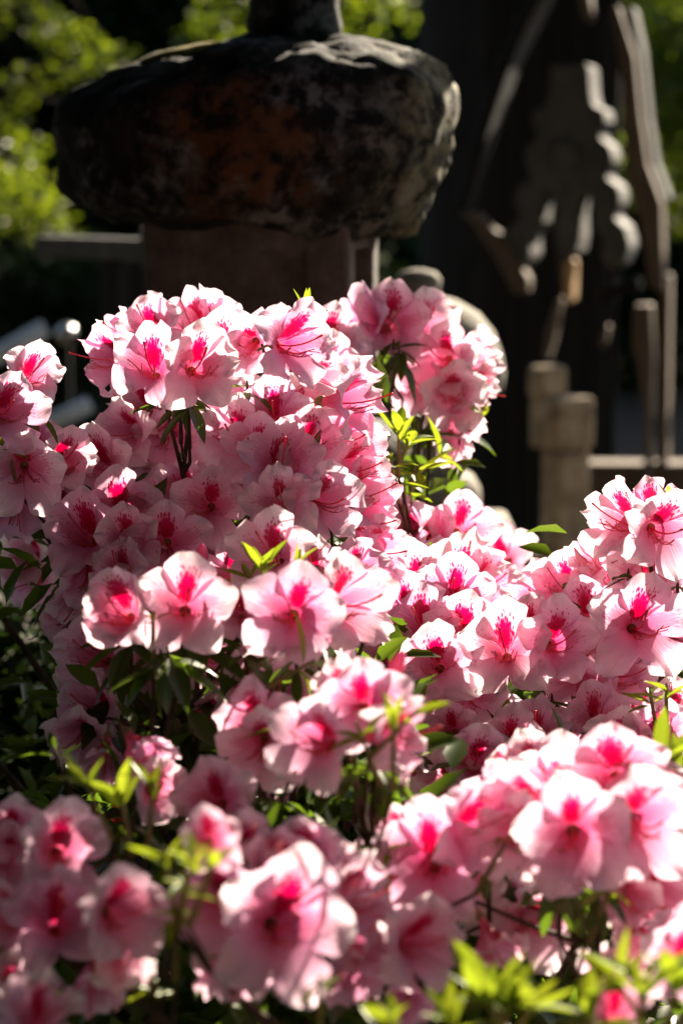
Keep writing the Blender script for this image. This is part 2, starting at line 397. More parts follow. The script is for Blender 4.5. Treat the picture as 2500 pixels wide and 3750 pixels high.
# ------------------------------------------------------------------ wooden shrine gable at the right
def shrine():
    D = 6.5; A = R(13); k = D / FPX
    O = at(2080, 620, D)
    nrm = Vector((-math.sin(A), -math.cos(A), 0)); ex = Vector((math.cos(A), -math.sin(A), 0)); ez = Vector((0, 0, 1))
    root = empty('wooden_shrine', (O.x, O.y, 0))
    tag(root, 'dark timber shrine gable with grey scalloped pendant and curved brown bargeboard', 'shrine')
    off = O - root.location
    def P(px, py): return ((px - 2080) * k / math.cos(A), (620 - py) * k)
    def part(nm, pts, mat, depth, front=0.0, bev=0.006):
        mb = MB(); mb.prism([P(*p) for p in pts][::-1], off + nrm * front, ex, ez, nrm, depth)
        return bevel(mb.build(nm, mat, root), bev, 1)
    # plank wall
    x = 1540
    while x < 2060:
        part('plank', [(x, -260), (x + 84, -260), (x + 84, 2560), (x, 2560)], M['shaded_wood'], 0.03, -1.0 + rnd.uniform(-.004, .004), 0.004); x += 88
    part('back_board', [(1530, -250), (2100, -250), (2100, 2550), (1530, 2550)], M['shaded_wood'], 0.02, -1.045, 0.004)
    # pendant
    half = [(-70, 240), (-76, 330), (-86, 392), (-126, 402), (-132, 445), (-108, 505), (-148, 532), (-162, 580), (-134, 650), (-182, 680), (-192, 735), (-164, 792), (-208, 830), (-228, 900), (-205, 965), (-165, 985), (-128, 940), (-132, 872), (-96, 812), (-92, 745), (-70, 702), (-46, 714), (-42, 790), (-46, 870), (-36, 930)]
    pts = [(2080 + a, b) for a, b in half] + [(2080 - a, b) for a, b in half[::-1]]
    part('pendant', pts, M['grey_wood'], 0.22, 0.02, 0.008)
    part('pendant_boss', [(2040, 520), (2110, 520), (2125, 580), (2105, 640), (2050, 640), (2028, 580)], M['grey_wood'], 0.03, 0.045)
    part('pendant_stem', [(2050, 925), (2108, 925), (2104, 1010), (2080, 1060), (2056, 1010)], M['brown_wood'], 0.06, 0.02)
    # bargeboards: outer one curves down on the right, its left twin has shade put into its dark colour
    part('bargeboard', [(2235, 40), (2262, 40), (2322, 220), (2345, 430), (2372, 600), (2425, 740), (2440, 1060), (2390, 1040), (2350, 800), (2298, 640), (2284, 420), (2270, 230)], M['brown_wood'], 0.11, 0.10)
    part('bargeboard', [(1990, -60), (2020, -60), (1890, 240), (1800, 520), (1735, 770), (1700, 760), (1760, 500), (1850, 220)], M['shaded_wood'], 0.11, 0.10)
    part('bracket', [(1722, 778), (1760, 772), (1850, 860), (1910, 950), (1955, 1020), (1950, 1070), (1905, 1075), (1870, 1010), (1820, 920)], M['brown_wood'], 0.08, 0.06)
    part('ridge_end', [(2120, -80), (2150, -80), (2180, 70), (2168, 100), (2140, 80)], M['brown_wood'], 0.10, 0.12)
    # carved nosing block with sunlight put into its timber colour, and struts
    part('nosing_block', [(2085, 950), (2110, 940), (2120, 955), (2118, 1100), (2095, 1105), (2085, 1080)], M['sunlit_wood'], 0.115, 0.10)
    part('slanting_strut', [(2050, 1090), (2075, 1085), (2048, 1240), (2025, 1320), (2005, 1310), (2018, 1210)], M['brown_wood'], 0.075, 0.06)
    part('slanting_strut', [(2225, 1190), (2245, 1180), (2235, 1240), (2215, 1275), (2208, 1250)], M['brown_wood'], 0.05, 0.06)
    part('tie_beam', [(2190, 1060), (2340, 1010), (2345, 1055), (2200, 1105)], M['shaded_wood'], 0.09, 0.04)
    # corner post and lower frame
    part('corner_post', [(2330, 1110), (2390, 1105), (2400, 1300), (2400, 2560), (2385, 2560), (2375, 1500), (2350, 1330), (2330, 1260)], M['brown_wood'], 0.10, 0.08)
    part('corner_post', [(2420, 1000), (2450, 1000), (2455, 2560), (2420, 2560)], M['brown_wood'], 0.10, 0.02)
    part('sill_beam', [(2140, 1700), (2620, 1690), (2620, 1930), (2140, 1940)], M['brown_wood'], 0.12, 0.03)
    part('sill_beam', [(2140, 2100), (2620, 2100), (2620, 2380), (2140, 2380)], M['shaded_wood'], 0.14, 0.05)
    # roof planes behind the bargeboards
    part('roof', [(2010, -120), (2040, -120), (2300, 40), (2335, 200), (2360, 430), (2390, 600), (2440, 730), (2400, 740), (2330, 560), (2300, 250), (2250, 90)], M['shaded_wood'], 0.14, -0.012)
    part('roof', [(2050, -120), (2020, -140), (1830, 240), (1740, 520), (1650, 780), (1680, 800), (1780, 520), (1870, 250)], M['shaded_wood'], 0.14, -0.012)
shrine()

def stone_marker():
    D = 5.4; k = D / FPX; A = R(55)
    O = at(2050, 1700, D)
    root = empty('stone_marker', (O.x, O.y, 0))
    tag(root, 'narrow stone marker post with stepped head, sunlit tan put into its colour, before the shrine', 'stone post')
    rot = Matrix.Rotation(-A, 3, 'Z')
    def z(py): return at(2050, py, D).z
    def blk(nm, px, w, d, y0, y1, mat='pale_stone', fy=0.0):
        mat = 'sunlit_stone'; mb = MB(); c = Vector(((px - 2050) * k, fy, (z(y0) + z(y1)) / 2)); mb.box(c, (w * k, d * k, z(y0) - z(y1)), rot)
        return bevel(mb.build(nm, M[mat], root), 0.012, 3)
    blk('head', 2000, 90, 130, 1335, 1450); blk('shoulder', 2055, 160, 190, 1449, 1640)
    blk('shaft', 2070, 120, 150, 1641, 2010); blk('foot', 2045, 150, 190, 2030, 2400)
    blk('joint', 2050, 56, 150, 2009, 2031)
stone_marker()

# ------------------------------------------------------------------ left background furniture
def railing():
    D = 4.6; k = D / FPX
    a, b = at(170, 935, D + .25), at(585, 905, D)
    root = empty('timber_railing', (a.x, a.y, 0)); tag(root, 'weathered grey timber railing with a square end block, left of the lantern', 'railing')
    d = (b - a); d.z = 0; L = d.length; ang = math.atan2(d.y, d.x); rot = Matrix.Rotation(ang, 3, 'Z')
    def bx(nm, u, w, dd, zc, h, mat='grey_wood'):
        mb = MB(); p = Vector((0, 0, 0)) + d.normalized() * u; mb.box((p.x, p.y, zc), (w, dd, h), rot); return bevel(mb.build(nm, M[mat], root), 0.006)
    zr = at(300, 915, D).z
    bx('rail', L / 2 - 0.02, L - 0.02, 0.05, zr, 0.042)
    bx('end_block', L - 0.004, 0.034, 0.07, zr - 0.0 + 0.006, 0.075)
    for u in (L * 0.62, L - 0.05): bx('post', u, 0.045, 0.045, (zr - 0.025) / 2 - 0.03, zr - 0.017 + 0.06, 'shaded_wood')  # posts and lower rail: shade put into their near-black colour
    bx('lower_rail', L / 2 - 0.05, L - 0.1, 0.04, zr * 0.55, 0.05, 'shaded_wood')
railing()

def handrail():
    D = 6.4
    root = empty('white_handrail', at(-300, 1400, D) * 1.0); root.location.z = 0
    tag(root, 'white enamelled tube handrail slanting down beside the steps', 'handrail')
    o = root.location
    mb = MB(); mb.tube([at(-420, 1500, D) - o, at(-100, 1350, D) - o, at(165, 1200, D) - o], 0.024, 12); mb.build('top_rail', M['white_paint'], root, True)
    mb = MB(); mb.tube([at(-420, 1830, D) - o, at(-100, 1690, D) - o, at(190, 1545, D) - o, at(330, 1478, D) - o], 0.022, 12); mb.build('lower_rail', M['white_paint'], root, True)
    for px, py in ((-380, 1480), (-120, 1358)):
        t = at(px, py, D) - o; mb = MB(); mb.tube([(t.x, t.y + .02, -0.05), (t.x, t.y + .02, t.z)], 0.016, 12); mb.build('post', M['white_paint'], root, True)
handrail()

def bollard():
    D = 7.3; c = at(243, 1186, D)
    root = empty('metal_bollard', (c.x, c.y, 0)); tag(root, 'thin black bollard topped by a shining steel ball', 'bollard')
    mb = MB(); r = 0.032
    mb.lathe([(r * math.sin(math.pi * i / 16) + 1e-4, -r * math.cos(math.pi * i / 16)) for i in range(17)], 24, (0, 0, c.z - 0.03)); mb.build('ball', M['steel'], root, True)
    mb = MB(); mb.tube([(0, 0, -0.1), (0, 0, c.z - 0.06)], 0.012, 12); mb.build('post', M['black_metal'], root, True)
bollard()

def stake():
    D = 2.15; c = at(535, 2640, D)
    root = empty('wooden_stake', (c.x, c.y, 0)); tag(root, 'weathered split wooden stake standing inside the azalea', 'stake')
    mb = MB(); mb.tube([(0.004, 0.01, -0.1), (0, 0, 0.5), (0.002, 0, at(535, 2440, D).z)], [0.02, 0.019, 0.017], 8)
    mb.build('shaft', M['grey_wood'], root)
    mb = MB(); mb.tube([(0.0, -0.003, at(535, 2690, D).z), (0.0, -0.003, at(535, 2678, D).z)], 0.0215, 10); mb.build('wire_band', M['black_metal'], root)
stake()

def red_fence():
    D = 2.45
    a, b = at(60, 3010, D), at(520, 2880, D + .1)
    root = empty('vermilion_fence', (a.x, a.y, 0)); tag(root, 'low vermilion painted fence glimpsed through the azalea stems', 'fence')
    o = root.location
    for px, py, dd in ((350, 3020, 0.0), (452, 2880, 0.05)):
        t = at(px, py, D + dd) - o; h = t.z
        mb = MB(); mb.box((t.x, t.y, h / 2 - .03), (0.034, 0.034, h + .1)); bevel(mb.build('post', M['red_paint'], root), 0.004)
    d = (b - a); zr = 0.62
    mb = MB(); mb.tube([(-.25, 0, zr), (d.x + .1, d.y, zr)], 0.016, 8); mb.build('rail', M['red_paint'], root)
red_fence()

# ------------------------------------------------------------------ trees
def leaf_cloud(centers, nleaf, size, rr, flat=0.5):
    """many small folded leaves spread through clumps"""
    vs_, fs_ = [], []
    tot = sum(c[1] ** 2 for c in centers)
    for c, rad in centers:
        for _ in range(int(nleaf * rad * rad / tot)):
            while True:
                p = Vector((rr.uniform(-1, 1), rr.uniform(-1, 1), rr.uniform(-1, 1)))
                if 0.05 < p.length < 1: break
            p *= p.length ** -0.35
            p.z *= 0.75
            q = Vector(c) + p * rad
            d = Vector((rr.gauss(0, 1), rr.gauss(0, 1), rr.gauss(-0.2, 0.6))).normalized()
            sdir = d.cross(Vector((rr.gauss(0, flat), rr.gauss(0, flat), 1))).normalized()
            L = size * rr.uniform(0.7, 1.3); W = L * 0.30
            up = sdir.cross(d) * (L * 0.08)
            b = len(vs_)
            vs_ += [q, q + d * L * .45 + sdir * W + up, q + d * L, q + d * L * .45 - sdir * W + up]
            fs_ += [(b, b + 1, b + 2), (b, b + 2, b + 3)]
    mb = MB(); mb.v = [tuple(v) for v in vs_]; mb.f = fs_
    return mb

def tree(name, label, base, trunk_top, r0, clumps, nleaf, lsize, mat, group=None, seed=1, cat='tree'):
    rr = random.Random(seed)
    base = Vector(base); top = Vector(trunk_top)
    root = empty(name, base); tag(root, label, cat, group)
    mb = MB()
    mid = (base + top) / 2 + Vector((rr.uniform(-.1, .1), rr.uniform(-.1, .1), 0)) * (top - base).length * 0.3
    pts = [Vector(p) for p in spline([tuple(base - Vector((0, 0, .2))), tuple((base * 2 + mid) / 3), tuple(mid), tuple(top)], 12)]
    mb.tube([p - base for p in pts], [r0 * (1.25 if i == 0 else 1.0) * (1 - 0.7 * i / 11) for i in range(12)], 12)
    for c, rad in clumps:
        i = rr.randint(4, 10); s = pts[i]; e = Vector(c)
        m = (s + e) / 2 + Vector((0, 0, 0.12 * (e - s).length))
        mb.tube([s - base, (s * .6 + m * .4) - base, m - base, e - base], [r0 * .35, r0 * .28, r0 * .18, r0 * .06], 6)
    mb.build('trunk', M['bark'], root, True)
    lb = leaf_cloud([(Vector(c) - base, rad) for c, rad in clumps], nleaf, lsize, rr)
    lb.build('crown', M[mat], root)
    return root

def clumps_px(lst): return [(at(px, py, D), rad) for px, py, D, rad in lst]

# dark evergreens closing the view
for i, (x, y, h, lab) in enumerate([(-4.2, 15.0, 3.2, 'tall dark evergreen tree beyond the timber railing'), (-1.6, 17.5, 3.2, 'dark evergreen tree straight behind the stone lantern'),
                                     (1.1, 16.0, 3.2, 'dark evergreen tree directly behind the shrine roof'), (3.6, 17.0, 3.2, 'dark evergreen tree rising past the right side of the shrine'),
                                     (6.2, 15.5, 3.2, 'dark evergreen tree standing well to the side of the shrine'),
                                     (-0.3, 21.0, 5.0, 'dark evergreen tree in the far row behind the lantern finial'), (-3.2, 21.5, 5.0, 'dark evergreen tree in the far row behind the maple'), (2.6, 21.5, 5.0, 'dark evergreen tree in the far row past the shrine')]):
    rr = random.Random(50 + i); cl = []
    for kk in range(26):
        z = rr.uniform(0.4, h); sp = 1.7 * (1 - 0.5 * z / h)
        cl.append((Vector((x + rr.uniform(-sp, sp), y + rr.uniform(-sp, sp), z)), rr.uniform(0.5, 0.9)))
    tree('evergreen_tree', lab, (x, y, 0), (x, y, h), 0.22, cl, 40000, 0.12, 'ever', 'dark evergreens closing the view', 80 + i)

tree('maple_tree', 'bright green tree with sunlit leaves behind the left side of the lantern cap', (-2.6, 9.5, 0), (-2.2, 9.6, 3.6), 0.11,
     clumps_px([(5, 640, 8.6, .15), (45, 730, 8.8, .16), (120, 800, 8.9, .13), (200, 850, 9.0, .10), (0, 540, 9.2, .12), (235, 135, 9.4, .12), (320, 150, 9.6, .08), (110, 300, 9.6, .10), (300, 400, 9.8, .09), (420, 210, 10.2, .09), (40, 420, 9.6, .09), (170, 90, 9.5, .10), (270, 240, 9.7, .11), (60, 560, 9.0, .12), (170, 720, 9.1, .10),
                (150, 30, 9.8, .08), (-250, 700, 9, .32), (-300, 300, 9.3, .3), (-200, 0, 9.6, .3), (150, -250, 9.6, .3), (500, -250, 10, .28)]), 4000, 0.042, 'maple', None, 5)
tree('slender_tree', 'pale green sapling whose leaves show beside the lantern finial', (-0.35, 11.5, 0), (-0.3, 11.6, 3.0), 0.06,
     clumps_px([(780, 130, 10.5, .18), (840, 60, 10.8, .2), (740, 230, 11, .15), (1330, 60, 10.5, .22), (1290, 150, 10.6, .12), (1420, -30, 10.8, .2), (1000, -200, 11, .4), (700, -260, 11, .4)]), 1300, 0.045, 'maple', None, 6)
tree('garden_tree', 'leafy green tree rising beyond the right edge of the shrine', (3.2, 11.0, 0), (3.0, 11.0, 4.0), 0.12,
     clumps_px([(2440, 130, 9.3, .16), (2490, 320, 9.3, .15), (2440, 160, 9.8, .32), (2480, 330, 9.8, .3), (2400, 60, 10.2, .3), (2490, 760, 9.6, .14), (2600, 200, 9.8, .5), (2750, 500, 9.8, .6), (2650, -150, 10, .6), (2900, 100, 10.2, .6)]), 15000, 0.05, 'maple', None, 7)
tree('bare_cedar', 'thick dark cedar trunk standing between lantern and shrine', (0.62, 9.2, 0), (0.56, 9.3, 7.0), 0.36,
     [(Vector((0.3, 9.0, 6.5)), 1.2), (Vector((1.6, 9.4, 6.9)), 1.2), (Vector((0.7, 9.9, 7.6)), 1.3), (Vector((-0.6, 9.2, 7.2)), 1.1)], 7000, 0.12, 'ever', None, 8)

# trees added out of view round the viewer, their crowns blocking sky light
def crown(x, y, z0, z1, rad, n, seed, cr=(0.6, 1.0)):
    rr = random.Random(seed)
    return [(Vector((x + rr.uniform(-rad, rad), y + rr.uniform(-rad, rad), rr.uniform(z0, z1))), rr.uniform(*cr)) for _ in range(n)]
tree('sky_blocker_tree', 'added unseen tree behind the viewer, its broad crown blocking sky light', (-3.0, -3.6, 0), (-2.8, -3.4, 6.0), 0.3, crown(-2.4, -2.6, 2.0, 7.5, 3.2, 40, 21), 26000, 0.22, 'ever', 'added trees blocking sky light', 31)
tree('sky_blocker_tree', 'added unseen tree opposite the lantern, its broad crown blocking sky light', (3.2, -4.0, 0), (3.0, -3.8, 6.0), 0.3, crown(2.8, -3.4, 1.6, 7.5, 3.0, 40, 22), 26000, 0.22, 'ever', 'added trees blocking sky light', 32)
tree('sky_blocker_tree', 'added unseen tree left beyond the white handrail, blocking sky light', (-5.2, 3.5, 0), (-5.0, 3.5, 6.0), 0.3, crown(-4.8, 3.2, 1.2, 7.0, 2.0, 24, 23), 18000, 0.22, 'ever', 'added trees blocking sky light', 33)
tree('canopy_blocker_tree', 'added unseen tree whose high canopy cuts sky light above the lantern', (-3.4, 6.5, 0), (-3.0, 6.2, 5.5), 0.28, crown(-2.9, 3.6, 3.6, 6.2, 2.9, 46, 25, (0.6, 0.95)), 26000, 0.2, 'ever', 'added trees blocking sky light', 35)
tree('sky_blocker_tree', 'added unseen tree at the right facing the bush, blocking sky light', (4.9, -0.6, 0), (4.7, -0.6, 5.0), 0.25, crown(4.6, -0.7, 1.2, 6.0, 1.5, 24, 26, (0.6, 0.9)), 16000, 0.2, 'ever', 'added trees blocking sky light', 36)
tree('sky_blocker_tree', 'added unseen tree whose low crown roofs the viewpoint against sky light', (-1.6, -1.3, 0), (-0.8, -0.9, 4.2), 0.22, crown(0.0, -0.5, 3.0, 5.5, 2.2, 34, 27, (0.5, 0.85)), 20000, 0.18, 'ever', 'added trees blocking sky light', 37)

tree('sky_blocker_tree', 'added unseen tree with low boughs at the left, blocking sky light', (-3.4, 0.6, 0), (-3.2, 0.5, 4.6), 0.22, crown(-3.0, 0.6, 0.6, 5.0, 1.5, 30, 28, (0.5, 0.85)), 18000, 0.18, 'ever', 'added trees blocking sky light', 38)

tree('canopy_blocker_tree', 'added unseen tree whose high canopy cuts sky light before the shrine', (4.4, 4.0, 0), (3.6, 4.2, 6.0), 0.26, crown(1.6, 4.0, 5.0, 7.2, 2.3, 40, 29, (0.6, 0.95)), 24000, 0.2, 'ever', 'added trees blocking sky light', 39)

SU = SDIR.cross(Vector((0, 0, 1))).normalized(); SV = SU.cross(SDIR)  # leaf clumps added out of view on sun rays, shading chosen left flowers
tree('sun_blocker_tree', 'added unseen leaf clumps on a thin trunk, shading flowers at the left', (2.5, 3.9, 0), (2.1, 3.7, 3.1), 0.022,
     [(SU * u_ + SV * v_ + SDIR * (SDIR.dot(at(200, 3300, 1.4)) + 2.5), r_) for u_, v_, r_ in [(-.732, .34, .020), (-.745, .365, .020), (-.632, .378, .022), (-.655, .335, .020), (-1.0, .21, .03), (-.90, .155, .03)]], 700, 0.026, 'ever', None, 40)

# clipped hedge closing the view low on the left
def hedge(name, label, x0, x1, y, depth, h, n, seed):
    rr = random.Random(seed); root = empty(name, ((x0 + x1) / 2, y, 0)); tag(root, label, 'hedge')
    cl = []
    x = x0
    while x < x1:
        z = 0.15
        while z < h - 0.1:
            cl.append((Vector((x - root.location.x + rr.uniform(-.05, .05), rr.uniform(-depth, depth) * .4, z)), rr.uniform(.2, .3))); z += .24
        x += .22
    leaf_cloud(cl, n, 0.07, rr).build('foliage', M['ever'], root)
    for kk in range(int((x1 - x0) / .4)):
        mb = MB(); xx = x0 + .2 + kk * .4 - root.location.x; mb.tube([(xx, 0, -.05), (xx + rr.uniform(-.05, .05), 0, h * .5), (xx + rr.uniform(-.1, .1), 0, h * .85)], [.02, .015, .006], 6); mb.build('stem', M['bark'], root, True)
hedge('clipped_hedge', 'dark clipped hedge running behind the timber railing', -4.4, 0.2, 10.6, 0.5, 1.15, 20000, 61)

# ------------------------------------------------------------------ azalea: flower shapes
PROF = [(0.0026, -0.034), (0.0038, -0.024), (0.0070, -0.0135), (0.0136, -0.0045), (0.0225, 0.0015), (0.0315, 0.0045), (0.0400, 0.0050)]
WID = [(0.0, 0.0020), (0.17, 0.0032), (0.33, 0.0060), (0.5, 0.0106), (0.67, 0.0148), (0.83, 0.0170), (1.0, 0.0098)]

def interp(tab, t):
    for (a, u), (b, v) in zip(tab, tab[1:]):
        if t <= b: return u + (v - u) * (t - a) / (b - a)
    return tab[-1][1]

def petal_mesh(i, vr, rr):
    """petal i of a flower variant; 0 is the blotched upper one"""
    nt, ns = 15, 15
    ang = i * 72.0 + rr.uniform(-4, 4)
    spot = (1.0, 0.42, 0.0, 0.0, 0.42)[i]
    ln = (1.04, 1.0, 1.03, 1.03, 1.0)[i] * rr.uniform(0.95, 1.05)
    wd = (1.06, 0.98, 0.96, 0.96, 0.98)[i] * rr.uniform(0.93, 1.05)
    open_ = vr['open'] + rr.uniform(-.14, .14) + (0.0, 0.0, 0.10, 0.10, 0.0)[i]
    curl = vr['curl'] * rr.uniform(0.4, 1.5) + (0.004 if i in (2, 3) else 0)
    A = vr['ruf'] * rr.uniform(0.7, 1.6); ph = [rr.uniform(0, 6.28) for _ in range(5)]
    fr = rr.uniform(10, 17); ft = rr.uniform(4.5, 8.5); lift = rr.uniform(-.0015, .0015); fold = rr.uniform(0.3, 1.0)
    prof = spline(PROF, 40)
    mb = MB(); pc = []
    for a in range(nt):
        t = a / (nt - 1)
        for b in range(ns):
            s = b / (ns - 1) * 2 - 1
            tt = t * (1 - 0.24 * abs(s) ** 1.9 * sstep(.3, 1, t) + 0.012 * math.sin(ft * s + ph[4]) * sstep(.7, 1, t) - 0.03 * math.exp(-(s * 5) ** 2) * sstep(.8, 1, t) * vr['notch'])
            u = min(max(tt, 0), 1) * 39; k = min(int(u), 38); f = u - k
            r0 = prof[k][0] * (1 - f) + prof[k + 1][0] * f; z0 = prof[k][1] * (1 - f) + prof[k + 1][1] * f
            lob = sstep(.28, .62, tt)
            # closing or opening the bell: rotate the lobe about the throat rim
            rr0, zz0 = 0.0095, -0.009
            dr, dz = r0 - rr0, z0 - zz0
            th = (1 - open_) * 0.95 * lob
            r1 = rr0 + dr * math.cos(th) - dz * math.sin(th) if lob > 0 else r0
            z1 = zz0 + dr * math.sin(th) + dz * math.cos(th) if lob > 0 else z0
            r = (r0 * (1 - lob) + r1 * lob); z = z0 * (1 - lob) + z1 * lob
            r = 0.0032 + (r - 0.0032) * (1 + (ln - 1) * lob)
            w = interp(WID, tt) * (1 + (wd - 1) * lob)
            th2 = s * R(38)
            x = (r * math.sin(th2)) * (1 - lob) + (w * s) * lob
            y = (r * math.cos(th2)) * (1 - lob) + (r - 0.0016 * lob * s * s) * lob
            L2 = sstep(.45, .8, tt)
            z += L2 * (0.0032 * s + lift * 1.5)                                   # imbricate overlap
            z += L2 * fold * 0.0055 * (abs(s) ** 1.4)                        # shallow channel
            z += A * L2 * abs(s) ** 1.6 * math.sin(fr * tt + ph[0] + (2.0 if s > 0 else 0) + ph[1])
            z += A * 0.8 * sstep(.7, 1, tt) * math.sin(ft * s + ph[2])
            z += 0.0015 * sstep(.55, 1, max(abs(s), sstep(.75, 1, tt))) * L2 * math.sin(19 * s + 16 * tt + ph[4])
            z -= curl * sstep(.55, 1.0, tt) ** 2
            x += 0.0018 * L2 * math.sin(7 * tt + ph[3])
            ca, sa = math.cos(R(ang)), math.sin(R(ang))
            mb.v.append((x * ca - y * sa, x * sa + y * ca, z))
            pc.append((s * 0.5 * (0.35 + 0.65 * lob) * vr['bw'] + vr['bx'] * (i == 0), tt * vr['bl'], vr['seed']))
    mb.f = [(a * ns + b, a * ns + b + 1, (a + 1) * ns + b + 1, (a + 1) * ns + b) for a in range(nt - 1) for b in range(ns - 1)]
    m = mb.mesh('petal', True)
    at1 = m.attributes.new('pc', 'FLOAT_VECTOR', 'POINT'); at1.data.foreach_set('vector', [c + rrs for p in pc for c, rrs in zip(p, (0, 0, 0))])
    at2 = m.attributes.new('spot', 'FLOAT', 'POINT'); at2.data.foreach_set('value', [spot] * len(mb.v))
    m.materials.append(M['petal'])
    return m

def variant(seed, open_, ruf, curl):
    rr = random.Random(seed); vr = dict(open=open_, ruf=ruf, curl=curl, notch=rr.uniform(0, 1.6), bw=rr.uniform(0.85, 1.3), bl=rr.uniform(0.92, 1.06), bx=rr.uniform(-.03, .03), seed=seed * 3.7)
    petals = [petal_mesh(i, vr, rr) for i in range(5)]
    st = MB(); an = MB()
    for k in range(6):
        a = rr.uniform(-60, 60) - 90; ca, sa = math.cos(R(a)), math.sin(R(a))
        L = rr.uniform(0.016, 0.030)
        pts = []
        for q in range(6):
            f = q / 5; rad = 0.0015 + 0.017 * f * rr.uniform(.7, 1.1); drop = -0.0035 * math.sin(f * 3.0)
            pts.append((ca * rad, sa * rad * .7 + drop + 0.006 * f * f, -0.024 + (0.024 + L * .62) * f))
        st.tube(pts, [0.0005] * 5 + [0.0004], 4)
        e = Vector(pts[-1]); an.lathe([(0.0001, -0.0010), (0.0005, -0.0005), (0.0005, 0.0005), (0.0001, 0.0010)], 5, e)
    # one mesh, two materials
    sm = bpy.data.meshes.new('stamens'); nb = len(st.v)
    sm.from_pydata(st.v + an.v, [], st.f + [tuple(i + nb for i in f) for f in an.f]); sm.materials.append(M['filament']); sm.materials.append(M['anther'])
    for i, p in enumerate(sm.polygons): p.material_index = 0 if i < len(st.f) else 1; p.use_smooth = True
    ps = MB(); dx = rr.uniform(-.006, .006)
    pts = [(dx * f * f, -0.003 * math.sin(f * 2.6) + 0.008 * f * f, -0.025 + 0.062 * f) for f in [q / 7 for q in range(8)]]
    ps.tube(pts, [0.00065] * 7 + [0.0010], 5); pm = ps.mesh('pistil', True); pm.materials.append(M['pistil'])
    cx = MB(); cx.lathe([(0.0004, -0.034), (0.0026, -0.0335), (0.0042, -0.030), (0.0046, -0.0275), (0.0040, -0.0262)], 10)
    cx.tube([(0, 0, -0.033), (0, -0.001, -0.040), (0, -0.004, -0.050)], [0.0010, 0.0011, 0.0013], 6)
    cm = cx.mesh('flower', True); cm.materials.append(M['calyx'])
    return petals, sm, pm, cm

VAR = [variant(100 + i, o, r_, c) for i, (o, r_, c) in enumerate([(.86, .0032, .004), (.74, .0040, .006), (.60, .0044, .009), (.92, .0036, .005), (.50, .0040, .005), (.80, .0048, .008), (.68, .0034, .002), (.56, .0050, .011),
       (.82, .0042, .008), (.64, .0040, .004), (.76, .0046, .010), (.70, .0036, .001), (.40, .0040, .006), (.88, .0050, .009), (.80, .0036, .013), (.62, .0052, .002), (.72, .0044, .007), (.90, .0040, .011), (.46, .0046, .009), (.78, .0052, .004), (.66, .0038, .008), (.84, .0034, .002)])]
DROOP = [2, 4, 12]

BASE = Vector((0.03, 2.25, 0.0))
bush = empty('azalea_bush', BASE)
tag(bush, 'large azalea bush covered in pink flowers with magenta throats', 'azalea bush')

FL = []     # (base point, depth) of each flower for the branches
flower_n = 0
def flower(px, py, size, D, az=0, el=0, roll=None, var=None, deep=None, loc=None):
    global flower_n
    rr = random.Random(1000 + flower_n * 17); flower_n += 1
    p = loc if loc is not None else at(px, py, D)
    # directions are judged against the line of sight to the flower
    az += rr.uniform(-11, 11); el += rr.uniform(-10, 8)
    v = (p - CAM).normalized(); rt = v.cross(Vector((0, 0, 1))).normalized(); up = rt.cross(v)
    F = math.cos(R(el)) * (math.sin(R(az)) * rt - math.cos(R(az)) * v) + math.sin(R(el)) * up
    F.normalize()
    Y = up - F * up.dot(F)
    if Y.length < 1e-3: Y = v - F * v.dot(F)
    Y.normalize(); X = Y.cross(F)
    m3 = Matrix((X, Y, F)).transposed()
    m3 = m3 @ Matrix.Rotation(R(roll if roll is not None else rr.uniform(-16, 16)), 3, 'Z')
    sc_ = size * D / FPX / 0.0625
    k = var if var is not None else rr.randrange(len(VAR))
    petals, sm, pm, cm = VAR[k]
    fo = link('flower', cm, bush)
    mw = Matrix.Translation(p - BASE) @ m3.to_4x4() @ Matrix.Diagonal((sc_ * rr.uniform(.93, 1.06), sc_ * rr.uniform(.93, 1.06), sc_ * rr.uniform(.9, 1.15), 1))
    fo.matrix_basis = mw
    tone = deep if deep is not None else rr.uniform(0.0, 0.75)
    for pmesh in petals:
        o = link('petal', pmesh, fo); o.color = (tone, rr.random(), 0, 1)
    link('stamens', sm, fo); link('pistil', pm, fo)
    FL.append((p - F * 0.048 * sc_, p, F, sc_))
    return fo

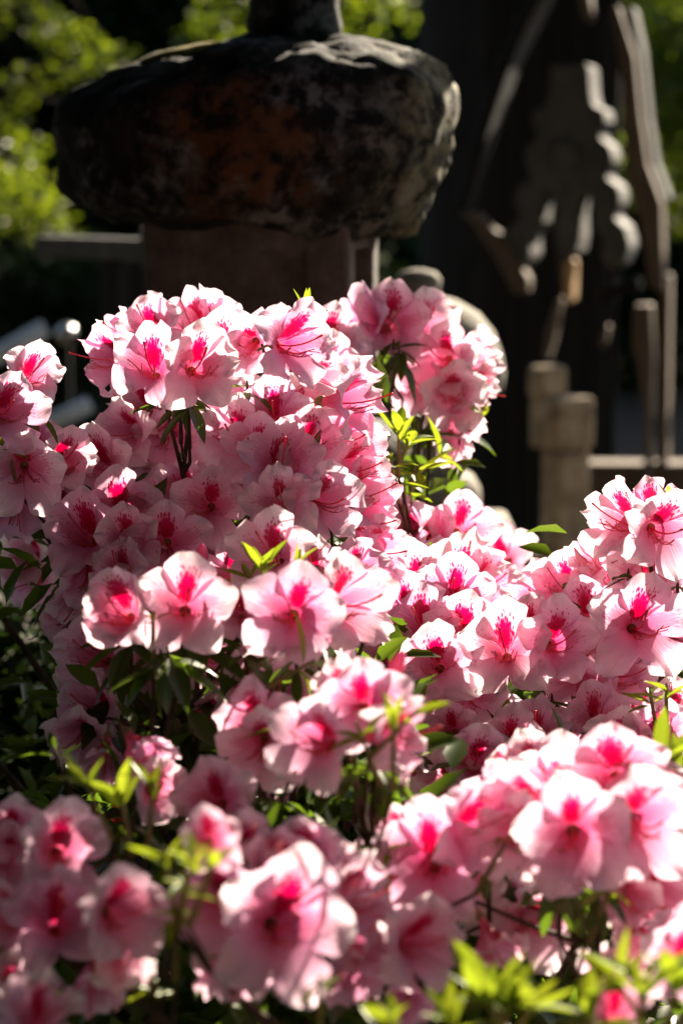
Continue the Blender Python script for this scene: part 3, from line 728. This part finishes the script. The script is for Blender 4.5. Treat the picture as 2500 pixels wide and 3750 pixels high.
CAT = '''
112 1367 235 1.95 12 12
20 1510 290 1.90 18 2
230 1684 280 2.00 12 6
122 1628 240 2.06 -5 15
87 1730 310 1.92 0 -6
367 1714 280 2.05 -30 4
470 1587 255 2.08 -38 0
515 1492 240 2.11 -30 10
403 1300 270 2.03 -42 5
550 1180 275 2.10 -6 20
470 1205 230 2.14 -35 20
551 1330 300 1.93 -15 14
724 1328 305 1.92 12 12
704 1160 250 2.12 -10 28
785 1165 235 2.13 5 26
840 1190 220 2.11 10 20
917 1245 260 1.98 -5 2
812 1262 250 2.04 0 15
1075 1240 290 1.91 26 2
1195 1225 250 2.25 5 10
1000 1200 200 2.12 0 25
1427 1150 270 2.33 -4 14
1335 1175 265 2.33 -32 10
1555 1165 245 2.36 22 10
1626 1300 250 2.34 -10 8
1735 1316 215 2.36 48 5
1545 1408 250 2.36 -22 0
1657 1450 245 2.33 12 2
1735 1415 205 2.36 48 -15
1667 1545 250 2.35 20 -18
1655 1625 190 2.35 10 -35
1233 1285 260 2.28 -22 4
1275 1310 230 2.30 -30 -10
1290 1470 290 1.96 50 -4
1170 1390 230 2.04 40 -30
1110 1350 230 2.10 -10 0
1200 1330 230 2.15 10 0
861 1597 280 1.98 -24 6
1004 1530 265 1.99 -2 16
1101 1510 275 2.02 12 14
948 1648 250 1.96 -14 12
1127 1628 270 1.96 6 14
1030 1705 300 1.94 -2 20
1270 1612 260 1.98 32 4
1300 1722 260 1.98 34 -4
930 1490 210 2.07 -10 20
830 1500 230 2.08 -20 15
920 1740 230 2.02 -25 -5
1033 1838 265 1.90 0 6
1190 1840 280 1.92 16 0
1328 1817 270 1.99 40 4
1345 1914 260 2.00 42 -10
1380 2020 260 2.00 38 -4
1330 2100 230 2.00 30 0
767 1858 285 1.95 6 6
670 1792 250 2.03 -5 10
590 1850 230 2.05 -8 10
640 1900 210 2.06 0 0
790 1990 230 2.00 0 -30
316 1955 305 1.93 -6 6
444 1868 275 1.97 0 16
470 1975 250 1.90 2 12
612 1996 285 1.90 6 4
434 2085 240 1.88 0 14
316 2110 260 1.95 -5 -25
520 2090 230 1.92 5 0
245 1868 240 2.02 -40 2
138 1900 180 2.12 -30 10
102 2027 210 2.18 -40 0
117 2123 230 2.18 -30 -20
286 2190 240 1.98 -15 -35
240 2266 190 2.06 -20 -30
60 1860 240 1.98 -5 -45
700 1560 250 2.12 0 -10
620 1610 250 2.10 10 -20
720 1640 240 2.13 15 -25
560 1690 230 2.12 0 -10
640 1480 240 2.14 -5 0
760 1480 230 2.16 10 0
439 2241 340 1.68 -20 6
679 2220 345 1.67 2 6
1073 2250 365 1.66 0 4
1272 2215 340 1.73 32 2
997 2026 300 1.82 -6 22
1150 2085 230 1.86 4 22
1308 2077 210 1.92 15 20
874 2250 200 1.76 0 10
840 2110 220 1.90 -30 0
925 2400 230 1.74 -10 -50
1180 2380 240 1.76 30 -30
353 2402 300 1.88 -20 4
343 2590 275 1.84 -30 4
414 2514 250 1.93 0 -10
300 2700 260 1.82 -10 -25
430 2420 230 1.95 0 0
521 2759 280 1.60 32 -35
575 2892 275 1.58 22 -4
797 2938 315 1.55 0 8
736 2520 230 1.86 30 -30
771 2610 230 1.84 5 -45
904 2494 270 1.83 20 -8
761 2410 250 1.82 0 -10
1010 2470 250 1.86 10 -10
940 2657 290 1.62 -22 0
955 2745 300 1.60 -12 -10
1006 2830 220 1.72 0 -30
1159 2720 335 1.50 -28 0
1338 2580 315 1.52 8 8
1455 2700 320 1.50 55 -6
1250 2530 220 1.58 0 30
1030 2550 250 1.72 0 10
1144 2530 230 1.76 10 10
1090 2600 230 1.74 0 0
1567 1968 270 2.20 0 2
1690 1948 270 2.20 20 6
1486 1933 230 2.16 -38 0
1526 2040 250 2.15 -5 -30
1600 2060 230 2.18 10 -30
1828 2050 275 2.46 -22 0
1820 2150 200 2.48 20 -30
1695 2101 300 2.10 0 20
1787 2140 230 2.10 30 10
1526 2137 240 2.08 -10 20
1600 2170 230 2.06 -15 18
1660 2188 270 2.03 0 16
1756 2212 215 2.05 15 5
1486 2234 260 2.00 -20 10
1547 2300 270 1.97 -10 12
1690 2315 260 1.96 0 14
1603 2428 310 1.90 4 6
1450 2433 260 1.98 -28 0
1368 2428 210 2.00 45 0
1480 2340 240 2.02 -20 0
1780 2330 230 2.00 0 5
1853 2377 315 1.90 4 6
2037 2353 305 1.90 14 4
2123 2375 215 1.98 10 10
1940 2290 230 2.02 0 15
2118 2510 240 1.93 4 -22
2276 2475 285 1.93 26 8
2160 2266 285 2.00 14 10
2348 2292 350 1.88 4 2
1980 2190 230 2.08 -14 12
2062 2150 245 2.07 -10 14
2164 2060 190 2.05 -30 10
2236 2145 215 2.05 0 20
2100 2220 220 2.08 0 10
2363 2120 280 1.98 2 20
2440 2180 240 2.02 15 15
2271 1905 275 1.98 -32 20
2424 1947 330 1.90 16 2
2290 2025 200 1.99 -20 -35
2389 1860 210 2.03 0 30
2470 2060 230 2.00 20 -10
2480 2330 240 1.98 30 0
2190 2644 245 1.90 10 4
2256 2715 250 1.85 12 8
2414 2690 295 1.85 8 10
2475 2620 260 1.90 15 15
2350 2600 240 1.94 0 0
1960 2685 245 1.88 2 16
1863 2725 275 1.85 0 12
1746 2792 305 1.80 0 6
1659 2681 215 1.93 -10 4
1570 2560 230 1.98 0 -20
1720 2560 230 1.97 10 -25
1800 2600 230 2.02 0 -10
1486 2859 235 1.85 -28 0
1532 2976 220 1.77 5 5
1557 2890 220 1.95 0 0
1600 2980 220 1.90 10 -10
2060 2700 220 1.92 10 0
2050 2600 220 1.98 0 -20
1940 2812 265 1.65 -5 14
2057 2820 250 1.64 5 14
2026 2890 300 1.58 -4 16
2251 2838 355 1.55 6 10
1919 2965 340 1.50 -20 6
2130 2900 280 1.58 0 15
2380 2900 300 1.56 20 10
2108 3062 435 1.42 0 0
2353 3020 410 1.45 20 0
1915 3060 330 1.48 -16 -6
2230 3080 260 1.50 20 -20
1735 3030 345 1.50 30 4
1810 2940 260 1.58 0 10
1577 3160 395 1.50 5 0
1444 3180 330 1.55 -10 0
1699 3230 270 1.58 10 -15
1454 3045 180 1.52 -10 20
1531 3460 340 1.38 30 -4
1806 3470 270 1.50 28 -50
1949 3390 330 1.60 0 -20
1837 3300 270 1.62 0 -10
1490 3650 270 1.40 -5 -50
2389 3297 350 1.50 2 -10
2302 3300 230 1.48 20 -30
2338 3460 300 1.50 0 -38
2230 3560 240 1.50 -50 -20
2485 3435 260 1.45 20 -10
2490 3520 270 1.32 10 0
2470 3200 260 1.52 20 -10
2251 3705 240 1.22 0 28
1034 3394 470 1.28 4 0
814 3322 345 1.32 -22 0
916 3154 320 1.38 -5 20
1010 3180 320 1.36 0 18
1115 3154 340 1.38 4 14
1207 3215 280 1.40 38 4
768 3078 240 1.30 8 10
900 3260 300 1.36 -10 8
1289 3297 320 1.40 42 0
1304 3420 370 1.42 38 -4
1290 3560 310 1.42 10 -45
855 3537 350 1.35 -4 -42
649 2468 230 1.90 0 -20
560 2440 230 1.92 10 -10
389 2780 260 1.72 0 -40
338 2490 250 1.92 -30 -6
1475 3010 230 1.78 -10 0
1230 2950 230 1.80 0 -35
1640 2880 240 1.82 -5 -10
46 3042 240 1.50 0 6
30 3154 270 1.50 0 -10
225 3113 345 1.45 2 6
210 3373 345 1.40 2 10
30 3368 280 1.42 -20 0
440 3350 360 1.30 30 -10
449 3500 300 1.36 0 -40
347 3598 280 1.40 -10 -60
30 3620 280 1.38 10 30
128 3710 310 1.22 10 30
'''
for line in CAT.strip().splitlines():
    a = [float(q) for q in line.split()]
    var = None
    if a[5] <= -35: var = DROOP[int(a[0]) % 3]
    if a[1] < 1400: a[1] += 36 * (1400 - a[1]) / 300
    if a[3] < 1.5: a[3] = 1.5 - (1.5 - a[3]) * 0.72
    flower(*a, var=var)

# the bush goes on beyond the picture: flowers round its sides
er = random.Random(77)
for i in range(34):
    side = -1 if i % 2 else 1
    px = 1250 + side * er.uniform(1580, 2250); py = er.uniform(1500, 3600)
    D = 2.25 - (py - 1400) / 2300 * 0.75 + er.uniform(-.05, .12) + (abs(px - 1250) - 1250) / 2500 * 0.2
    flower(px, py + (abs(px - 1250) - 1250) * 0.5, er.uniform(0.95, 1.1) * 560 / D, D, side * er.uniform(0, 50), er.uniform(-15, 25))

# ------------------------------------------------------------------ azalea: leaves and shoots
def leaf_mesh(name, width, bend, fold, tipw):
    n = 7; mb = MB(); cs = []
    for i in range(n):
        t = i / (n - 1)
        w = width * (math.sin(math.pi * min(1, t ** 0.85)) ** 0.8) * (1 if t < 1 else 0) + (0.012 if i in (0,) else 0)
        if i == n - 1: w = tipw
        y = t; z = -bend * t * t
        for s in (-1, -.5, 0, .5, 1):
            mb.v.append((s * w, y, z + fold * abs(s) * w))
    m5 = 5
    mb.f = [(i * m5 + j, i * m5 + j + 1, (i + 1) * m5 + j + 1, (i + 1) * m5 + j) for i in range(n - 1) for j in range(m5 - 1)]
    return mb.mesh(name, True)
LEAF = {}
for kind, specs in (('old', [(.16, .18, .35, .006), (.18, .30, .25, .008), (.145, .10, .5, .005)]), ('young', [(.15, .12, .5, .004), (.17, -.08, .6, .004), (.13, .22, .4, .004)])):
    LEAF[kind] = []
    for sp in specs:
        m = leaf_mesh('leaf', *sp); m.materials.append(M[kind]); LEAF[kind].append(m)

leaf_n = 0
def place_leaf(parent, origin, axis, side_ref, L, kind, rr):
    """leaf from origin along axis, upper face turned toward side_ref"""
    global leaf_n
    leaf_n += 1
    Y = axis.normalized(); Z = side_ref - Y * side_ref.dot(Y)
    Z = Z.normalized() if Z.length > 1e-4 else Y.orthogonal().normalized()
    X = Y.cross(Z)
    o = link('leaf', rr.choice(LEAF[kind]), parent)
    o.matrix_basis = Matrix.Translation(origin) @ Matrix((X, Y, Z)).transposed().to_4x4() @ Matrix.Diagonal((L, L, L, 1)) @ Matrix.Rotation(R(rr.uniform(-18, 18)), 4, 'Y')
    return o

NODES = []   # shoot bases to be carried by branches
def shoot(px, py, D, n, len_px, splay, kind, tilt=0, lean=0, stem=0.04, arc=(0, 360), spread=14):
    """whorl of leaves; tilt = image-plane lean of its axis in degrees (+ right), lean = toward the camera"""
    rr = random.Random(int(px * 7 + py * 3))
    p = at(px, py, D)
    up = UP; ax = (math.cos(R(tilt)) * up + math.sin(R(tilt)) * RT) * math.cos(R(lean)) - FWD * math.sin(R(lean)); ax.normalize()
    a = ax.orthogonal().normalized(); b = ax.cross(a)
    # start angle so that arc 0 points to image right
    e1 = (RT - ax * RT.dot(ax)).normalized(); e2 = ax.cross(e1)
    mb = MB(); mb.tube([-ax * stem, -ax * stem * .4, Vector((0, 0, 0)), ax * 0.004], [0.0019, 0.0016, 0.0013, 0.0006], 6)
    so_ = mb.build('shoot', M['stem'] if kind == 'old' else M['calyx'], bush, True); so_.location = p - BASE
    for i in range(n):
        ph = R(arc[0] + (arc[1] - arc[0]) * (i + rr.uniform(.1, .9)) / n)
        rad = e1 * math.cos(ph) + e2 * math.sin(ph)
        th = R(max(4, splay + rr.gauss(0, spread)))
        d = ax * math.cos(th) + rad * math.sin(th)
        L = len_px * rr.uniform(.55, 1.05) * D / FPX
        place_leaf(so_, ax * (-stem * .25 * rr.random()) + rad * 0.0012, d, ax if th > R(25) else -rad, L, kind, rr)
    NODES.append(p - ax * stem)

# (x, y, depth, leaves, length px, splay, kind, tilt, toward camera)
SH = '''
660 1450 1.97 9 190 112 old 0 15
690 1470 1.95 5 170 140 old 0 20
905 1410 1.99 5 140 105 old 0 10
1010 1360 2.02 4 120 110 old 0 0
1440 1255 2.32 9 180 108 old 0 10
1460 1290 2.30 6 170 135 old 10 10
1570 1560 2.30 6 150 120 old 0 0
615 2390 1.66 9 260 118 old -6 10
590 2400 1.66 5 280 145 old -8 10
480 2330 1.74 8 240 100 old 0 5
720 2330 1.74 8 240 105 old 0 5
900 2340 1.74 7 240 110 old 0 5
1180 2340 1.75 7 240 105 old 5 5
1010 2380 1.74 6 230 120 old 0 5
460 2420 1.78 6 230 120 old -5 5
760 3080 1.40 6 260 110 old 0 5
960 3230 1.42 7 260 115 old 0 5
300 3200 1.52 7 250 115 old 0 5
1085 2410 1.66 6 240 125 old 0 10
1370 2800 1.50 7 210 118 old 0 10
1400 2830 1.50 5 200 145 old 10 5
1300 2780 1.52 4 180 110 old 0 0
1990 2530 1.92 7 200 125 old 0 5
2020 2560 1.93 4 190 150 old 0 0
1570 1990 2.19 7 130 100 old 0 10
1540 2020 2.18 4 130 130 old 0 0
120 1490 1.96 4 190 112 old 10 0
30 1640 1.92 5 130 95 young -10 20
520 1790 2.05 7 170 80 old 0 10
560 1800 2.06 5 170 105 old 0 10
880 2060 1.96 4 120 90 old 0 0
850 2130 1.88 3 130 60 young -10 10
2420 2380 1.92 5 150 110 old 0 10
2300 2100 1.97 5 140 100 old 0 0
2480 2140 1.98 4 140 110 old 0 0
960 2080 1.74 8 150 32 young 0 10
900 2090 1.78 3 150 60 young -40 10
1090 2050 1.75 3 120 30 young 20 0
1120 1120 1.99 3 110 22 young 0 0
1190 1150 2.02 2 100 30 young 25 0
1500 1600 2.16 7 190 55 young 20 5
1460 1580 2.14 5 170 45 young 0 5
1520 1720 2.17 6 190 85 young 10 0
1430 1680 2.13 6 150 70 young -10 5
1480 1770 2.15 5 170 95 young 0 10
1620 1660 2.22 4 170 60 young 50 0
1780 1480 2.34 2 130 120 young 40 0
440 2900 1.45 7 200 42 young -10 5
310 2860 1.45 5 190 40 young -25 0
560 2880 1.44 4 170 35 young 5 0
600 3130 1.30 8 170 55 young -10 10
700 3150 1.28 6 170 50 young 10 10
680 3220 1.30 6 150 70 young 10 10
780 3160 1.27 3 150 40 young 20 15
640 3330 1.32 5 160 120 young 0 0
1440 2660 1.42 4 180 22 young 0 10
1310 2660 1.46 4 190 70 young -20 10
1520 2610 1.46 3 170 55 young 45 0
1280 2560 1.55 3 150 25 young 0 0
1030 2620 1.58 3 170 90 young -10 0
1130 2430 1.64 3 260 80 young 60 0
2440 2780 1.58 8 200 45 young 0 10
2400 2740 1.58 4 210 55 young -25 10
2480 2830 1.58 5 190 60 young 10 10
2440 2520 1.80 6 160 60 young 0 0
2380 2540 1.82 4 150 70 young -10 0
1850 3670 1.25 8 250 38 young 0 10
1780 3640 1.25 5 250 45 young -20 10
1950 3670 1.27 5 250 50 young 25 10
1650 3720 1.25 6 230 45 young -10 5
2350 3610 1.25 8 250 42 young 0 10
2260 3590 1.27 5 250 60 young -30 5
2470 3610 1.25 6 250 40 young 10 10
2150 3720 1.25 5 230 40 young 0 10
1420 3720 1.25 4 220 60 young -20 0
1790 3150 1.55 5 190 125 old 0 0
2050 3210 1.50 6 220 128 old 0 10
2190 3250 1.46 4 210 150 old 0 0
2240 3230 1.45 4 150 110 young 20 0
1860 3070 1.48 4 130 75 young 30 0
1420 3080 1.50 5 150 100 young 0 0
970 2920 1.62 6 230 112 old -10 0
880 2960 1.60 5 200 110 old 0 0
1000 2700 1.62 4 200 95 old 0 0
720 2640 1.78 5 190 120 old 0 0
850 2660 1.70 5 200 130 old 10 0
350 2180 1.90 4 130 45 young 10 0
560 2260 1.66 3 110 45 young 0 10
290 2400 2.00 5 200 95 old -30 0
1170 3600 1.32 4 150 90 young 0 20
560 3600 1.38 5 150 90 young 0 0
1000 2180 1.80 3 150 50 old 0 0
1350 2300 1.85 4 170 60 old 20 0
1400 2250 1.95 4 170 80 old 0 0
1150 1640 1.95 2 140 20 old 8 10
490 3010 1.50 5 220 115 old 10 0
200 2750 1.60 3 150 60 old -20 0
2455 1830 1.94 2 120 15 young -10 0
1840 2180 2.40 3 110 30 old 20 0
330 1830 2.03 4 130 60 old 0 0
'''
for line in SH.strip().splitlines():
    a = line.split()
    shoot(float(a[0]), float(a[1]), float(a[2]), int(a[3]), float(a[4]), float(a[5]), a[6], float(a[7]), float(a[8]))
print('leaves', leaf_n, 'flowers', flower_n)

# ------------------------------------------------------------------ azalea: branches
br = random.Random(3)
clusters = []
for b, p, F, s in FL:
    best = None
    for c in clusters:
        if (c['c'] - b).length < 0.085: best = c; break
    if best is None:
        best = dict(c=b.copy(), m=[]); clusters.append(best)
    best['m'].append(b)
for q in NODES:
    near = min(clusters, key=lambda c: (c['c'] - q).length)
    near['m'].append(q)
for c in clusters:
    mean = sum(c['m'], Vector()) / len(c['m'])
    node = mean + Vector((0, 0.035, -0.055))
    mb = MB()
    for m_ in c['m']:
        mid = (m_ + node) / 2 + Vector((br.uniform(-.006, .006), 0.008, br.uniform(-.012, .002)))
        mb.tube([node - BASE, mid - BASE, m_ - BASE], [0.0022, 0.0017, 0.0012], 5)
    foot = BASE + Vector((br.gauss(0, .06), br.gauss(0, .06), 0.0))
    d = node - foot
    j1 = foot + Vector((d.x * .28, d.y * .28, d.z * .50)); j2 = foot + Vector((d.x * .7, d.y * .7, d.z * .80))
    pts = [Vector(q) for q in spline([tuple(node), tuple(j2), tuple(j1), tuple(foot - Vector((0, 0, .05)))], 9)]
    pts = [q + Vector((br.uniform(-.008, .008), br.uniform(-.008, .008), 0)) if 0 < i < 8 else q for i, q in enumerate(pts)]
    mb.tube([q - BASE for q in pts], [0.0023 + 0.011 * (i / 8) ** 1.3 for i in range(9)], 6)
    mb.build('branch', M['stem'], bush, True)

# dense inner leaves of the bush, behind the flowers
def inner_foliage():
    rr = random.Random(9); mb = MB(); pts = [(b, s) for b, p, F, s in FL]
    front = [(b, s) for b, p, F, s in FL if 1.5 < (p - CAM).dot(FWD) < 1.76 and p.x < 0.02]
    for ii in range(9500):
        b, s = rr.choice(front if ii < 900 else pts)
        t = rr.random() ** (1.6 if ii < 900 else 0.9)
        q = b.lerp(BASE + Vector((0, 0, 0.45)), 0.09 + 0.5 * t) + Vector((rr.gauss(0, .035), rr.gauss(0.02, .035), rr.gauss(-.01, .035)))
        if q.z < 0.1: continue
        d = Vector((rr.gauss(0, 1), rr.gauss(-.3, 1), rr.gauss(.2, .7))).normalized()
        sd = d.cross(Vector((rr.gauss(0, .5), rr.gauss(0, .5), 1))).normalized(); up = sd.cross(d)
        L = rr.uniform(.03, .05); W = L * .2
        q = q - BASE
        mb.add([q, q + d * L * .35 + sd * W + up * W * .4, q + d * L * .35, q + d * L * .35 - sd * W + up * W * .4, q + d * L * .7 + sd * W * .8 + up * W * .1, q + d * L * .7 - up * L * .05, q + d * L * .7 - sd * W * .8 + up * W * .1, q + d * L - up * L * .12],
               [(0, 2, 1), (0, 3, 2), (1, 2, 5, 4), (2, 3, 6, 5), (4, 5, 7), (5, 6, 7)])
    o = mb.build('inner_foliage', M['old'], bush, True); o['kind'] = 'stuff'
inner_foliage()

# ------------------------------------------------------------------ azalea: unopened buds
def bud_mesh(seed):
    rr = random.Random(seed); mb = MB(); n = 10
    prof = [(0.0005, -0.002), (0.0022, 0.0), (0.0036, 0.006), (0.0050, 0.014), (0.0052, 0.021), (0.0040, 0.028), (0.0020, 0.033), (0.0003, 0.0355)]
    for i, (r, z) in enumerate(prof):
        for j in range(n):
            a = 2 * math.pi * j / n + z * 55
            rr_ = r * (1 + 0.14 * math.cos(5 * a)); mb.v.append((rr_ * math.cos(a), rr_ * math.sin(a), z))
    mb.f = [(i * n + j, i * n + (j + 1) % n, (i + 1) * n + (j + 1) % n, (i + 1) * n + j) for i in range(len(prof) - 1) for j in range(n)]
    m = mb.mesh('bud', True); m.materials.append(M['bud']); return m
N_ = NT('bud_pink'); tc_ = N_.n('TexCoord'); sx_ = N_.n('SeparateXYZ'); N_.l(tc_.outputs['Object'], sx_.inputs[0])
df_ = N_.n('BsdfDiffuse'); tr_ = N_.n('BsdfTranslucent'); col_ = N_.ramp(N_.math('MULTIPLY', sx_.outputs[2], 28.0), [(0.0, (0.30, 0.30, 0.06)), (0.12, (0.72, 0.12, 0.24)), (1.0, (0.80, 0.22, 0.40))])
N_.l(col_, df_.inputs[0]); N_.l(col_, tr_.inputs[0]); mx_ = N_.n('MixShader', ); mx_.inputs[0].default_value = 0.35
N_.l(df_.outputs[0], mx_.inputs[1]); N_.l(tr_.outputs[0], mx_.inputs[2]); N_.l(mx_.outputs[0], N_.out.inputs[0]); M['bud'] = N_.m
BUD = [bud_mesh(1), bud_mesh(2)]
for px, py, D, tilt, lean in [(2245, 2300, 1.93, 25, 70), (300, 1790, 2.02, -30, 40), (730, 2100, 1.82, 10, 50), (1420, 2520, 1.56, 20, 40), (1230, 1500, 2.02, 20, 50), (1850, 2880, 1.62, -15, 40)]:
    ax = (math.cos(R(tilt)) * UP + math.sin(R(tilt)) * RT) * math.cos(R(lean)) - FWD * math.sin(R(lean))
    o = link('bud', BUD[int(px) % 2], bush); o.location = at(px, py, D) - BASE; o.rotation_mode = 'QUATERNION'; o.rotation_quaternion = ax.to_track_quat('Z', 'Y')

# low unflowered shrub in the shade behind the left of the azalea
def low_shrub():
    rr = random.Random(15); c = at(-160, 2300, 3.0)
    root = empty('box_shrub', (c.x, c.y, 0)); tag(root, 'low dark green shrub without flowers in the shade left of the azalea', 'shrub')
    cl = [(Vector((rr.uniform(-.6, .34), rr.uniform(-.3, .3), rr.uniform(.12, .90))), rr.uniform(.12, .2)) for _ in range(64)]
    leaf_cloud(cl, 13000, 0.045, rr).build('foliage', M['ever'], root)
    for k in range(7):
        mb = MB(); a = rr.uniform(0, 6.28); mb.tube([(0.03 * math.cos(a), 0.03 * math.sin(a), -.05), (.12 * math.cos(a), .12 * math.sin(a), .3), (.28 * math.cos(a), .25 * math.sin(a), .62)], [.012, .009, .004], 6); mb.build('stem', M['stem'], root, True)
low_shrub()
